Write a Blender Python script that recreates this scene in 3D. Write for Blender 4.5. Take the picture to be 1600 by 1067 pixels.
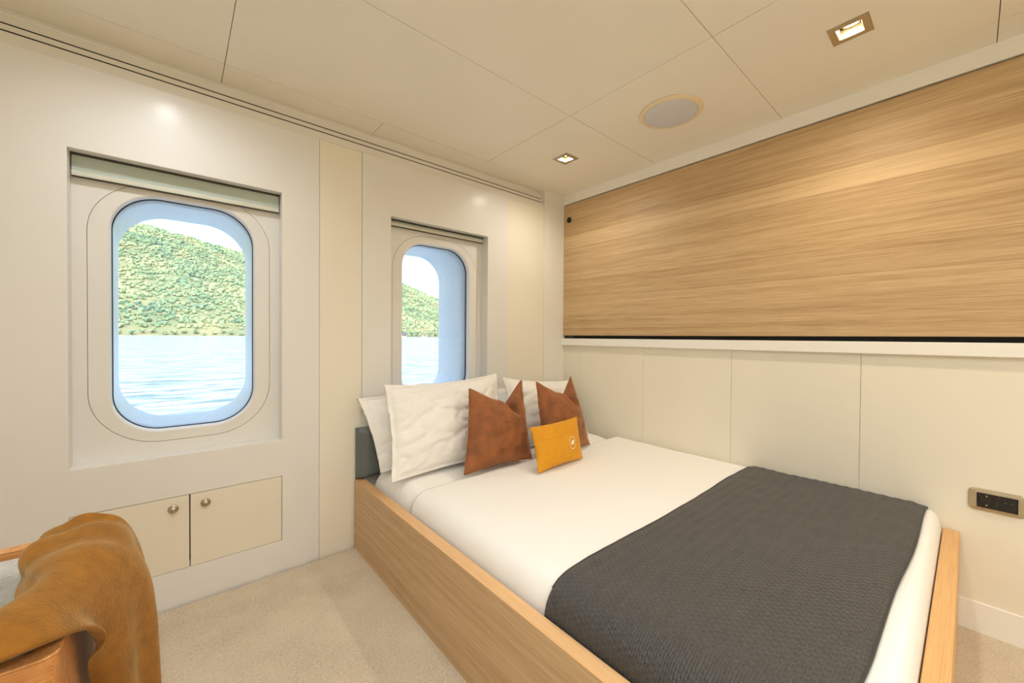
import bpy, bmesh, math, random
from mathutils import Vector, Matrix, noise

for o in list(bpy.data.objects):
    bpy.data.objects.remove(o)
S = bpy.context.scene
COL = S.collection
random.seed(7)

# ---------------------------------------------------------------- camera
cam = bpy.data.cameras.new('camera')
cam.sensor_fit = 'HORIZONTAL'
cam.sensor_width = 36.0
cam.lens = 612.84 * 36.0 / 1600.0
cam.clip_start = 0.02
cam.clip_end = 6000
co = bpy.data.objects.new('camera', cam)
COL.objects.link(co)
R_ = Vector((0.76016194, -0.64969485, 0.00710051))
D_ = Vector((-0.00255797, -0.01392081, -0.99989983))
F_ = Vector((0.64972862, 0.76006763, -0.01224397))
co.matrix_world = Matrix(((R_.x, -D_.x, -F_.x, -2.23567), (R_.y, -D_.y, -F_.y, -2.01645),
                          (R_.z, -D_.z, -F_.z, 1.07), (0, 0, 0, 1)))
S.camera = co

# ---------------------------------------------------------------- sky, sun, exposure
SKY = 0.72
SUN = 1.7
world = bpy.data.worlds.new('sky')
S.world = world
world.use_nodes = True
wn = world.node_tree
wn.nodes.clear()
sky = wn.nodes.new('ShaderNodeTexSky')
sky.sky_type = 'NISHITA'
sky.sun_disc = False
sky.sun_elevation = math.radians(48)
sky.sun_rotation = math.radians(200)
sky.dust_density = 5.0
sky.air_density = 1.0
bg = wn.nodes.new('ShaderNodeBackground')
bg.inputs['Strength'].default_value = SKY
wo = wn.nodes.new('ShaderNodeOutputWorld')
wn.links.new(sky.outputs[0], bg.inputs['Color'])
wn.links.new(bg.outputs[0], wo.inputs['Surface'])
sl = bpy.data.lights.new('sun', 'SUN')
sl.energy = SUN
sl.angle = math.radians(1.0)
sl.color = (1.0, 0.97, 0.92)
so = bpy.data.objects.new('sun', sl)
COL.objects.link(so)
so.rotation_euler = Vector((0.25, 0.62, -0.72)).to_track_quat('-Z', 'Y').to_euler()
so.location = (-2, -10, 20)
S.view_settings.view_transform = 'Standard'
S.view_settings.look = 'None'
S.view_settings.gamma = 1.0
S.view_settings.use_curve_mapping = False
S.view_settings.exposure = 0.0
S.cycles.max_bounces = 12
S.cycles.diffuse_bounces = 7
S.cycles.transparent_max_bounces = 12


# ---------------------------------------------------------------- materials
def srgb(r, g, b):
    f = lambda c: (c / 255 / 12.92) if c <= 10 else ((c / 255 + 0.055) / 1.055) ** 2.4
    return (f(r), f(g), f(b), 1.0)


class NT:
    def __init__(self, name):
        self.m = bpy.data.materials.new(name)
        self.m.use_nodes = True
        self.t = self.m.node_tree
        self.b = self.t.nodes['Principled BSDF']

    def n(self, kind, **kw):
        nd = self.t.nodes.new('ShaderNode' + kind)
        for k, v in kw.items():
            setattr(nd, k, v)
        return nd

    def l(self, a, b):
        self.t.links.new(a, b)

    def p(self, **kw):
        for k, v in kw.items():
            self.b.inputs[k.replace('_', ' ')].default_value = v

    def coords(self, scale=(1, 1, 1), rot=(0, 0, 0), src='Object'):
        tc = self.n('TexCoord')
        mp = self.n('Mapping')
        mp.inputs['Scale'].default_value = scale
        mp.inputs['Rotation'].default_value = rot
        self.l(tc.outputs[src], mp.inputs['Vector'])
        return mp.outputs[0]

    def noise(self, vec, scale, detail=4, rough=0.55, dist=0.0):
        nz = self.n('TexNoise')
        nz.inputs['Scale'].default_value = scale
        nz.inputs['Detail'].default_value = detail
        nz.inputs['Roughness'].default_value = rough
        nz.inputs['Distortion'].default_value = dist
        self.l(vec, nz.inputs['Vector'])
        return nz.outputs['Fac']

    def ramp(self, fac, stops):
        r = self.n('ValToRGB')
        e = r.color_ramp.elements
        while len(e) < len(stops):
            e.new(0.5)
        for i, (p, c) in enumerate(stops):
            e[i].position = p
            e[i].color = c
        self.l(fac, r.inputs[0])
        return r.outputs[0]

    def math(self, op, a, b=None, c=None):
        m = self.n('Math', operation=op)
        for i, v in enumerate((a, b, c)):
            if v is None:
                continue
            if isinstance(v, (int, float)):
                m.inputs[i].default_value = v
            else:
                self.l(v, m.inputs[i])
        return m.outputs[0]

    def bump(self, h, strength=0.3, dist=0.002):
        bp = self.n('Bump')
        bp.inputs['Strength'].default_value = strength
        bp.inputs['Distance'].default_value = dist
        self.l(h, bp.inputs['Height'])
        self.l(bp.outputs[0], self.b.inputs['Normal'])

    def color(self, c):
        self.l(c, self.b.inputs['Base Color'])


def paint(name, col, rough=0.5, var=0.03, weave=0.0, coat=0.0):
    t = NT(name)
    v = t.coords()
    f = t.noise(v, 2.2, 3)
    a = tuple(c * (1 - var) for c in col[:3]) + (1,)
    b = tuple(min(1, c * (1 + var)) for c in col[:3]) + (1,)
    t.color(t.ramp(f, [(0.3, a), (0.7, b)]))
    t.p(Roughness=rough)
    if coat:
        t.p(Coat_Weight=coat, Coat_Roughness=0.2)
    if weave:
        t.bump(t.noise(v, 420, 2), weave, 0.0006)
    return t.m


def plain(name, col, rough=0.5, metal=0.0, **kw):
    t = NT(name)
    v = t.coords()
    f = t.noise(v, 30, 2)
    a = tuple(c * 0.95 for c in col[:3]) + (1,)
    t.color(t.ramp(f, [(0.3, a), (0.7, col)]))
    t.p(Roughness=rough, Metallic=metal, **kw)
    return t.m


def wood(name, axis, light, dark, rough=0.5, rnd=0.0):
    """straight-grained oak veneer, grain running along the given axis"""
    t = NT(name)
    sc = [44, 44, 44]
    sc['xyz'.index(axis)] = 0.8
    fine = [420, 420, 420]
    fine['xyz'.index(axis)] = 7.0
    tc = t.n('TexCoord')
    vec = tc.outputs['Object']
    tone = None
    if rnd:
        oi = t.n('ObjectInfo')
        add = t.n('VectorMath', operation='ADD')
        mul = t.n('VectorMath', operation='SCALE')
        mul.inputs[0].default_value = (9.0, 5.0, 7.0)
        t.l(oi.outputs['Random'], mul.inputs['Scale'])
        t.l(vec, add.inputs[0])
        t.l(mul.outputs[0], add.inputs[1])
        vec = add.outputs[0]
        tone = oi.outputs['Random']

    def mp(s):
        m = t.n('Mapping')
        m.inputs['Scale'].default_value = s
        t.l(vec, m.inputs['Vector'])
        return m.outputs[0]
    big = t.noise(mp(sc), 1.0, 6, 0.62, 0.5)
    fin = t.noise(mp(fine), 1.0, 3, 0.6)
    mix = t.math('ADD', t.math('MULTIPLY', big, 0.50), t.math('MULTIPLY', fin, 0.50))
    if tone is not None:
        mix = t.math('ADD', mix, t.math('MULTIPLY', t.math('SUBTRACT', tone, 0.5), rnd))
    mid = tuple((a + b) / 2 for a, b in zip(light, dark))
    t.color(t.ramp(mix, [(0.34, dark), (0.49, mid), (0.64, light)]))
    t.p(Roughness=rough)
    t.bump(fin, 0.12, 0.0008)
    return t.m


def cloth(name, col, var=0.1, scale=60, rough=0.9, sheen=0.3, bump=0.25, bdist=0.001, big=6.0, bigvar=0.0, tint=None):
    t = NT(name)
    v = t.coords()
    f = t.noise(v, scale, 4)
    g = t.noise(v, big, 3)
    h = t.math('ADD', t.math('MULTIPLY', f, 1 - bigvar), t.math('MULTIPLY', g, bigvar))
    a = tuple(c * (1 - var) for c in col[:3]) + (1,)
    b = tuple(min(1, c * (1 + var)) for c in col[:3]) + (1,)
    t.color(t.ramp(h, [(0.3, a), (0.7, b)]))
    t.p(Roughness=rough, Sheen_Weight=sheen, Sheen_Roughness=0.4)
    if tint:
        t.p(Sheen_Tint=tint)
    t.bump(t.noise(v, scale * 6, 3), bump, bdist)
    return t.m


M = {}
M['panel'] = paint('satin_grey_white_panel', srgb(228, 226, 222), 0.42, 0.012, 0.12, 0.25)
M['beige'] = paint('cream_wall_covering', srgb(233, 227, 211), 0.6, 0.02, 0.2)
M['ceil'] = paint('cream_ceiling_panel', srgb(238, 234, 222), 0.7, 0.02, 0.2)
M['gapdark'] = plain('dark_joint', srgb(70, 64, 54), 0.9)
M['joint'] = plain('beige_joint_backing', srgb(206, 194, 170), 0.9)
M['void'] = plain('black_cavity', srgb(24, 24, 24), 0.9)
M['white'] = paint('white_lacquer_trim', srgb(240, 238, 232), 0.4, 0.01)
M['pil'] = paint('grey_white_corner_cover', srgb(231, 228, 220), 0.5, 0.015)
M['locker'] = paint('cream_locker_door', srgb(230, 222, 204), 0.5, 0.015, 0.1)
M['oakY'] = wood('oak_veneer_long', 'y', srgb(211, 182, 140), srgb(164, 131, 90), 0.5, 0.20)
M['oakYs'] = wood('oak_rail_side', 'y', srgb(212, 182, 142), srgb(174, 140, 100), 0.5)
M['oakcap'] = wood('oak_edge_band', 'y', srgb(226, 184, 134), srgb(204, 158, 106), 0.45)
M['oakX'] = wood('oak_foot_board', 'x', srgb(224, 178, 120), srgb(200, 150, 92), 0.45)
M['chairwood'] = wood('chair_wood', 'z', srgb(226, 170, 108), srgb(190, 126, 66), 0.6)
M['chairwoodx'] = wood('chair_wood_rail', 'x', srgb(214, 152, 88), srgb(168, 104, 50), 0.55)
M['nickel'] = plain('satin_nickel', srgb(190, 182, 164), 0.32, 1.0)
M['brass'] = plain('brushed_champagne_metal', srgb(192, 182, 160), 0.35, 1.0)
M['refl'] = plain('polished_reflector', srgb(235, 220, 190), 0.2, 1.0)
M['recess'] = plain('white_recess_enamel', srgb(240, 230, 205), 0.5)
M['black'] = plain('black_plastic', srgb(26, 25, 24), 0.35)
M['blackin'] = plain('black_hole', srgb(8, 8, 8), 0.7)
M['brasspin'] = plain('brass_contact', srgb(226, 200, 110), 0.25, 1.0)
M['gasket'] = plain('black_rubber_gasket', srgb(20, 24, 30), 0.5)
M['blind'] = cloth('grey_green_blind_fabric', srgb(186, 198, 190), 0.04, 300, 0.8, 0.0, 0.1)
M['blindbar'] = plain('off_white_blind_bar', srgb(214, 214, 200), 0.45)
M['reveal'] = plain('white_hull_gelcoat', srgb(236, 236, 234), 0.35)
M['sheet'] = cloth('white_cotton', srgb(238, 235, 230), 0.02, 500, 0.85, 0.15, 0.1, 0.0004)
M['velvet'] = cloth('rust_velvet', srgb(142, 84, 42), 0.45, 9, 0.75, 0.5, 0.15, 0.0008, 16, 0.5, (1.0, 0.72, 0.5, 1))  # strong light and dark mottling puts sheen patches into the colour
M['yellow'] = cloth('ochre_velvet', srgb(216, 148, 12), 0.08, 12, 0.75, 0.25, 0.12, 0.0006, 20, 0.4, (1.0, 0.85, 0.4, 1))
M['print'] = plain('white_print', srgb(248, 238, 214), 0.7)
M['leather'] = plain('slate_grey_leather', srgb(100, 107, 106), 0.38)
M['maroon'] = plain('dark_maroon_base', srgb(86, 34, 22), 0.8)
M['binding'] = cloth('charcoal_binding', srgb(54, 51, 47), 0.1, 300, 0.8, 0.2, 0.2)
M['boucle'] = cloth('white_boucle', srgb(232, 228, 218), 0.08, 70, 0.95, 0.3, 1.0, 0.006)
M['wool'] = cloth('mustard_wool', srgb(144, 93, 20), 0.30, 34, 0.95, 0.35, 0.7, 0.003, 7, 0.35, (1.0, 0.8, 0.4, 1))
M['subfloor'] = plain('shade_dark_subfloor', srgb(120, 104, 80), 0.9)  # tone stands for the shadow along the carpet edge
M['grille'] = plain('pale_grey_speaker_mesh', srgb(212, 212, 220), 0.6)
M['rim'] = plain('cream_speaker_rim', srgb(234, 218, 182), 0.5)
M['rock'] = plain('shore_rock', srgb(190, 180, 160), 0.9)
M['roof'] = plain('slate_blue_roof', srgb(66, 78, 96), 0.7)
M['housewall'] = plain('white_house_wall', srgb(176, 168, 152), 0.8)
M['pane'] = plain('dark_house_window', srgb(52, 64, 74), 0.3)
M['trunk'] = plain('bark', srgb(120, 98, 72), 0.9)


def mat_carpet():
    t = NT('beige_plush_carpet')
    v = t.coords()
    f = t.noise(v, 130, 5, 0.7)
    g = t.noise(v, 3.0, 4, 0.6)
    h = t.math('ADD', t.math('MULTIPLY', f, 0.62), t.math('MULTIPLY', g, 0.38))
    t.color(t.ramp(h, [(0.3, srgb(180, 160, 130)), (0.5, srgb(220, 202, 172)), (0.7, srgb(240, 225, 198))]))
    t.p(Roughness=0.95, Sheen_Weight=0.3)
    t.bump(t.math('ADD', t.noise(v, 260, 4, 0.7), t.math('MULTIPLY', t.noise(v, 40, 3), 0.8)), 0.9, 0.006)
    return t.m


def mat_quilt():
    t = NT('charcoal_stitched_quilt')
    tc = t.n('TexCoord')
    sp = t.n('SeparateXYZ')
    t.l(tc.outputs['Object'], sp.inputs[0])
    nz = t.noise(tc.outputs['Object'], 26, 3)
    s = t.math('ADD', sp.outputs['X'], sp.outputs['Z'])
    s = t.math('ADD', s, t.math('MULTIPLY', nz, 0.006))
    y = t.math('ADD', sp.outputs['Y'], t.math('MULTIPLY', nz, 0.008))
    row = t.math('SINE', t.math('MULTIPLY', y, 2 * math.pi / 0.0125))
    fl = t.math('FLOOR', t.math('DIVIDE', y, 0.0125))
    alt = t.math('MULTIPLY', t.math('MODULO', fl, 2.0), math.pi)
    dash = t.math('SINE', t.math('ADD', t.math('MULTIPLY', s, 2 * math.pi / 0.02), alt))
    puff = t.math('MULTIPLY', t.math('ABSOLUTE', row), t.math('ADD', 0.62, t.math('MULTIPLY', dash, 0.38)))
    f = t.noise(tc.outputs['Object'], 180, 3)
    fine = t.math('ADD', puff, t.math('MULTIPLY', f, 0.3))
    # pale stitches sitting in the seams
    st = t.math('MULTIPLY', t.math('GREATER_THAN', dash, 0.93), t.math('LESS_THAN', t.math('ABSOLUTE', row), 0.3))
    mx = t.n('Mix', data_type='RGBA')
    base = t.ramp(f, [(0.3, srgb(56, 53, 50)), (0.7, srgb(70, 67, 63))])
    t.l(base, mx.inputs[6])
    mx.inputs[7].default_value = srgb(118, 115, 108)
    t.l(st, mx.inputs[0])
    t.color(mx.outputs[2])
    t.p(Roughness=0.62, Sheen_Weight=0.12)
    t.bump(fine, 0.75, 0.0035)
    return t.m


def mat_glass():
    t = NT('clear_window_glass')
    t.t.nodes.remove(t.b)
    out = t.t.nodes['Material Output']
    tr = t.n('BsdfTransparent')
    tr.inputs[0].default_value = (0.95, 0.985, 0.985, 1)
    gl = t.n('BsdfGlossy')
    gl.inputs['Roughness'].default_value = 0.02
    fr = t.n('Fresnel')
    fr.inputs['IOR'].default_value = 1.4
    mx = t.n('MixShader')
    t.l(fr.outputs[0], mx.inputs[0])
    t.l(tr.outputs[0], mx.inputs[1])
    t.l(gl.outputs[0], mx.inputs[2])
    t.l(mx.outputs[0], out.inputs['Surface'])
    return t.m


def mat_emit(name, col, s):
    t = NT(name)
    t.p(Base_Color=(0.9, 0.9, 0.9, 1), Emission_Color=col, Emission_Strength=s)
    return t.m


def mat_sea():
    t = NT('sea_water')
    v = t.coords((1, 1.0, 1))
    a = t.noise(v, 1.1, 5, 0.6, 0.6)
    v2 = t.coords((0.35, 1.0, 1))
    b = t.noise(v2, 1.7, 4, 0.6, 0.4)
    c = t.noise(v2, 0.12, 3, 0.6, 0.3)
    t.color(t.ramp(b, [(0.35, srgb(84, 122, 146)), (0.60, srgb(168, 186, 198))]))  # pale ripples paint sky sparkle into the water colour
    t.p(Roughness=0.12, IOR=1.33, Specular_IOR_Level=0.6)
    h = t.math('ADD', t.math('ADD', a, t.math('MULTIPLY', b, 1.6)), t.math('MULTIPLY', c, 5.0))
    t.bump(h, 1.0, 0.28)
    return t.m


def mat_forest(name, cols, scale):
    t = NT(name)
    g = t.n('NewGeometry')
    m = t.n('Mapping')
    t.l(g.outputs['Position'], m.inputs['Vector'])
    a = t.noise(m.outputs[0], scale, 5, 0.7)
    b = t.noise(m.outputs[0], scale * 0.12, 3, 0.6)
    h = t.math('ADD', t.math('MULTIPLY', a, 0.55), t.math('MULTIPLY', b, 0.45))
    t.color(t.ramp(h, cols))
    t.p(Roughness=0.95)
    return t.m


M['carpet'] = mat_carpet()
M['quilt'] = mat_quilt()
M['glass'] = mat_glass()
M['lamp'] = mat_emit('warm_lamp_glow', (1.0, 0.80, 0.52, 1), 28.0)
M['sea'] = mat_sea()
FC = [(0.36, srgb(56, 88, 86)), (0.45, srgb(92, 118, 92)), (0.55, srgb(124, 138, 104)), (0.64, srgb(154, 146, 116))]
M['forest'] = mat_forest('hill_forest', FC, 0.16)
M['hill'] = mat_forest('hill_ground', [(0.35, srgb(74, 96, 72)), (0.65, srgb(122, 122, 92))], 0.02)


# ---------------------------------------------------------------- builders
def link(o):
    COL.objects.link(o)
    return o


def setp(o, label=None, cat=None, group=None, kind=None):
    if label:
        o['label'] = label
    if cat:
        o['category'] = cat
    if group:
        o['group'] = group
    if kind:
        o['kind'] = kind
    return o


def thing(name, base, label=None, cat=None, group=None, kind=None):
    o = bpy.data.objects.new(name, None)
    o.empty_display_size = 0.05
    link(o)
    o.location = base
    o['_b'] = 0
    del o['_b']
    return setp(o, label, cat, group, kind)


def base_of(p):
    v = Vector((0, 0, 0))
    while p is not None:
        v += p.location
        p = p.parent
    return v


def mk(name, verts, faces, mat, parent=None, smooth=False, bevel=0.0, seg=2, origin=None, angle=30):
    """one mesh object from world-space points; children keep their points relative to the thing's base"""
    b = base_of(parent) if parent is not None else Vector(origin or (0, 0, 0))
    me = bpy.data.meshes.new(name)
    bm = bmesh.new()
    vs = [bm.verts.new(Vector(v) - b) for v in verts]
    for f in faces:
        try:
            bm.faces.new([vs[i] for i in f])
        except ValueError:
            pass
    bmesh.ops.remove_doubles(bm, verts=bm.verts, dist=1e-6)
    bmesh.ops.recalc_face_normals(bm, faces=bm.faces)
    bm.to_mesh(me)
    bm.free()
    if isinstance(mat, str):
        mat = M[mat]
    me.materials.append(mat)
    if smooth:
        me.polygons.foreach_set('use_smooth', [True] * len(me.polygons))
    o = bpy.data.objects.new(name, me)
    link(o)
    if parent is not None:
        o.parent = parent
    else:
        o.location = b
    if bevel:
        md = o.modifiers.new('bevel', 'BEVEL')
        md.width = bevel
        md.segments = seg
        md.limit_method = 'ANGLE'
        md.angle_limit = math.radians(angle)
    return o


def boxvf(x0, x1, y0, y1, z0, z1):
    v = [(x, y, z) for x in (x0, x1) for y in (y0, y1) for z in (z0, z1)]
    f = [(0, 1, 3, 2), (4, 6, 7, 5), (0, 4, 5, 1), (2, 3, 7, 6), (0, 2, 6, 4), (1, 5, 7, 3)]
    return v, f


def box(name, x0, x1, y0, y1, z0, z1, mat, parent=None, bevel=0.0, seg=2, origin=None):
    v, f = boxvf(x0, x1, y0, y1, z0, z1)
    return mk(name, v, f, mat, parent, bevel=bevel, seg=seg, origin=origin)


def cells(us, vs, holes, w0, w1, fn):
    """slab of grid cells with some cells left open; fn maps (u,v,w) to xyz"""
    V, F, idx = [], [], {}

    def vid(i, j, k):
        if (i, j, k) not in idx:
            idx[(i, j, k)] = len(V)
            V.append(fn(us[i], vs[j], (w0, w1)[k]))
        return idx[(i, j, k)]
    nu, nv = len(us) - 1, len(vs) - 1
    full = lambda i, j: 0 <= i < nu and 0 <= j < nv and (i, j) not in holes
    for i in range(nu):
        for j in range(nv):
            if not full(i, j):
                continue
            for k in (0, 1):
                F.append((vid(i, j, k), vid(i + 1, j, k), vid(i + 1, j + 1, k), vid(i, j + 1, k)))
            for (di, dj, a, b) in ((-1, 0, (i, j), (i, j + 1)), (1, 0, (i + 1, j), (i + 1, j + 1)),
                                   (0, -1, (i, j), (i + 1, j)), (0, 1, (i, j + 1), (i + 1, j + 1))):
                if not full(i + di, j + dj):
                    F.append((vid(*a, 0), vid(*b, 0), vid(*b, 1), vid(*a, 1)))
    return V, F


XZ = lambda u, v, w: (u, w, v)
XY = lambda u, v, w: (u, v, w)
YZ = lambda u, v, w: (w, u, v)


def rrect(cx, cz, hw, hh, r, n=20):
    pts = []
    for (sx, sz, a0) in ((1, 1, 0), (-1, 1, 90), (-1, -1, 180), (1, -1, 270)):
        for i in range(n + 1):
            a = math.radians(a0 + 90 * i / n)
            pts.append((cx + sx * (hw - r) + r * math.cos(a), cz + sz * (hh - r) + r * math.sin(a)))
    return pts


def loft(loops, closed_u=True, close_ends=False, ring=False):
    V, F = [], []
    n = len(loops[0])
    for lp in loops:
        V += lp
    L = len(loops)
    for k in range(L if ring else L - 1):
        k2 = (k + 1) % L
        for i in range(n if closed_u else n - 1):
            j = (i + 1) % n
            F.append((k * n + i, k * n + j, k2 * n + j, k2 * n + i))
    if close_ends:
        F.append(tuple(range(n)))
        F.append(tuple((L - 1) * n + i for i in range(n)))
    return V, F


def lathe(profile, origin, axis, n=24):
    """profile of (radius, height) revolved about axis ('x','y','z', '-x'..)"""
    loops = []
    sgn = -1 if axis[0] == '-' else 1
    ax = axis[-1]
    for (r, h) in profile:
        lp = []
        for i in range(n):
            a = 2 * math.pi * i / n
            c, s = r * math.cos(a), r * math.sin(a)
            h2 = h * sgn
            p = {'x': (h2, c, s), 'y': (c, h2, s), 'z': (c, s, h2)}[ax]
            lp.append(tuple(o + q for o, q in zip(origin, p)))
        loops.append(lp)
    return loft(loops, True, True)


def extrude_profile(poly, x0, x1):
    """closed (y,z) polygon extruded along x"""
    n = len(poly)
    V = [(x0, y, z) for y, z in poly] + [(x1, y, z) for y, z in poly]
    F = [(i, (i + 1) % n, n + (i + 1) % n, n + i) for i in range(n)]
    F += [tuple(range(n)), tuple(range(n, 2 * n))]
    return V, F


def tube(path, r, n=8, closed=False):
    loops = []
    P = [Vector(p) for p in path]
    L = len(P)
    for i, p in enumerate(P):
        a = P[(i - 1) % L] if (closed or i > 0) else p
        b = P[(i + 1) % L] if (closed or i < L - 1) else p
        t = (b - a).normalized()
        up = Vector((0, 0, 1)) if abs(t.z) < 0.9 else Vector((0, 1, 0))
        s = t.cross(up).normalized()
        q = s.cross(t)
        loops.append([tuple(p + (s * math.cos(2 * math.pi * k / n) + q * math.sin(2 * math.pi * k / n)) * r) for k in range(n)])
    return loft(loops, True, not closed, closed)


def sstep(a, b, x):
    t = max(0.0, min(1.0, (x - a) / (b - a)))
    return t * t * (3 - 2 * t)


# ================================================================ ROOM SHELL
CH = 2.13            # ceiling height
XL, YB = -3.38, -3.36

# ---- floor: underlay coloured dark for the pile's edge shadow, plush carpet with an uneven edge along the window wall
fl = thing('floor', (-1.7, -1.7, 0), 'beige plush carpeted cabin floor', 'floor', kind='structure')
box('underlay', XL, 0.02, YB, 0.07, -0.05, -0.012, 'subfloor', fl)
V, F = [], []
nx, ny = 260, 90
for j in range(ny + 1):
    t = j / ny
    for i in range(nx + 1):
        x = XL + (0.0 - XL) * i / nx
        e = -0.012 + 0.008 * noise.noise(Vector((x * 9, 0, 3))) + 0.006 * noise.noise(Vector((x * 40, 2, 3)))
        y = YB + (e - YB) * (1 - (1 - t) ** 2.2)
        z = 0.0 + 0.0022 * noise.noise(Vector((x * 14, y * 14, 0))) + 0.0015 * noise.noise(Vector((x * 45, y * 45, 5)))
        if j >= ny - 1:
            z -= 0.004 if j == ny - 1 else 0.014
        V.append((x, y, z))
for j in range(ny):
    for i in range(nx):
        a = j * (nx + 1) + i
        F.append((a, a + 1, a + nx + 2, a + nx + 1))
mk('carpet', V, F, 'carpet', fl, smooth=True)

# ---- window wall
W1, W2 = -2.1975, -1.0425        # window centre lines
HW = 0.3225
ZR0, ZR1 = 0.597, 1.709          # recess
wf = thing('wall_front', (-1.7, 0.0, 0), 'panelled cabin wall with two recessed portholes', 'wall', kind='structure')
LK = (-2.521, -1.875, 0.140, 0.433)   # locker opening
V, F = cells([-2.677, W1 - HW, W1 + HW, -1.7195], [-0.05, LK[2], LK[3], ZR0, ZR1, 1.999], {(1, 1), (1, 3)}, 0.0, 0.07, XZ)
mk('wall_panel', V, F, 'panel', wf, bevel=0.0015)
V, F = cells([-1.517, W2 - HW, W2 + HW, -0.556], [-0.05, ZR0, ZR1, 1.999], {(1, 1)}, 0.0, 0.07, XZ)
mk('wall_panel', V, F, 'panel', wf, bevel=0.0015)
box('wall_panel', -1.718, -1.5185, 0.003, 0.07, -0.05, 1.999, 'beige', wf, 0.001)
box('wall_panel', -0.555, -0.212, 0.002, 0.07, -0.05, 1.999, 'beige', wf, 0.001)
box('wall_panel', XL, -2.6785, 0.003, 0.07, -0.05, 1.999, 'beige', wf, 0.001)
box('corner_cover', -0.211, 0.02, -0.003, 0.07, -0.05, 2.14, 'pil', wf, 0.002)
# backing behind the panels, open at the two portholes
V, F = cells([XL - .1, W1 - 0.27, W1 + 0.27, W2 - 0.27, W2 + 0.27, 0.1], [-0.1, 0.64, 1.66, 2.3], {(1, 1), (3, 1)}, 0.135, 0.16, XZ)
mk('backing', V, F, 'void', wf)
# slotted air cornice above the panels
sl_ = lambda h, d=0.0: (0.385 * h + d, 2.0 + h)
poly = [(0.004, 2.0), sl_(0.0405), sl_(0.0405, 0.03), sl_(0.0465, 0.03), sl_(0.0465), sl_(0.0685), sl_(0.0685, 0.03),
        sl_(0.0745, 0.03), sl_(0.0745), sl_(0.108), (0.036, 2.112), (0.050, 2.120), (0.050, 2.135), (0.125, 2.135), (0.125, 2.0)]
tr = thing('trim_1', (-1.8, 0.0, 2.0), 'beige air cornice with two dark slots under the ceiling', 'cornice', kind='structure')
V, F = extrude_profile(poly, XL, -0.212)
mk('cornice', V, F, 'pil', tr)
for h in (0.0435, 0.0715):
    y, z = sl_(h)
    box('slot', XL, -0.222, y + 0.003, y + 0.026, z - 0.0030, z + 0.0030, 'void', tr)

# ---- portholes
for wi, cx in ((1, W1), (2, W2)):
    w = thing('window_%d' % wi, (cx, 0.07, ZR0), ('porthole window of rounded oblong shape above the lockers' if wi == 1 else
              'porthole window of rounded oblong shape above the bed pillows'), 'window', kind='structure')
    cz = (0.690 + 1.608) / 2
    hh = (1.608 - 0.690) / 2
    hw = 0.2255
    ring = lambda a, b, r, y: [(p[0], y, p[1]) for p in rrect(cx, cz, a, b, r)]
    # flat backing board around the ring
    out = [(p[0], p[1]) for p in rrect(cx, (ZR0 + ZR1) / 2, HW + 0.012, (ZR1 - ZR0) / 2 + 0.012, 0.003)]
    O = lambda y: [(p[0], y, p[1]) for p in out]
    gx, gz, gr = hw + 0.059, hh + 0.045, 0.205
    V, F = loft([O(0.0705), ring(gx + 0.0012, gz + 0.0012, gr + 0.0012, 0.0705), ring(gx + 0.0012, gz + 0.0012, gr + 0.0012, 0.09), O(0.09)], ring=True)
    mk('surround_board', V, F, 'panel', w)
    V, F = loft([ring(gx, gz, gr, 0.09), ring(gx, gz, gr, 0.0715), ring(gx - 0.0015, gz - 0.0015, gr - 0.0015, 0.070),
                 ring(hw + 0.006, hh + 0.006, 0.151, 0.0685), ring(hw + 0.002, hh + 0.002, 0.147, 0.0705), ring(hw, hh, 0.145, 0.076),
                 ring(hw - 0.001, hh - 0.001, 0.144, 0.098), ring(gx, gz, gr, 0.098)], ring=True)
    mk('ring_frame', V, F, 'panel', w)
    gk = mk('gasket', *loft([ring(hw - 0.001, hh - 0.001, 0.144, 0.0985), ring(hw - 0.0035, hh - 0.0035, 0.1415, 0.0985),
                             ring(hw - 0.0035, hh - 0.0035, 0.1415, 0.110), ring(hw + 0.02, hh + 0.02, 0.16, 0.110), ring(hw + 0.02, hh + 0.02, 0.16, 0.0985)], ring=True),
            'gasket', w, smooth=True)
    gl_ = [ring(hw + 0.01, hh + 0.01, 0.15, 0.103)]
    mk('pane', gl_[0], [tuple(range(len(gl_[0])))], 'glass', w)
    lo = ring(hw + 0.004, hh + 0.004, 0.150, 0.1105)
    V, F = loft([lo, ring(hw + 0.006, hh + 0.004, 0.160, 0.2), ring(hw + 0.010, hh + 0.004, 0.172, 0.46), ring(hw + 0.018, hh + 0.012, 0.178, 0.48),
                 ring(hw + 0.06, hh + 0.06, 0.2, 0.48), ring(hw + 0.06, hh + 0.06, 0.2, 0.1105)], ring=True)
    mk('hull_reveal', V, F, 'reveal', w, smooth=True)
    # hull shell around this opening
# outer hull, two halves meeting between the portholes
hull = thing('wall_exterior', (-1.6, 0.47, 0), 'white outer hull of the boat', 'hull', kind='structure')
for cx, xa, xb in ((W1, -4.2, (W1 + W2) / 2), (W2, (W1 + W2) / 2, 0.6)):
    cz = (0.690 + 1.608) / 2
    hh = (1.608 - 0.690) / 2
    i0 = rrect(cx, cz, 0.2255 + 0.0175, hh + 0.0115, 0.178)
    o0 = rrect((xa + xb) / 2, 1.0, (xb - xa) / 2, 1.45, 0.001)
    P3 = lambda lp, y: [(p[0], y, p[1]) for p in lp]
    V, F = loft([P3(o0, 0.455), P3(i0, 0.455), P3(i0, 0.48), P3(o0, 0.48)], ring=True)
    mk('hull_plate', V, F, 'reveal', hull)

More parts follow.
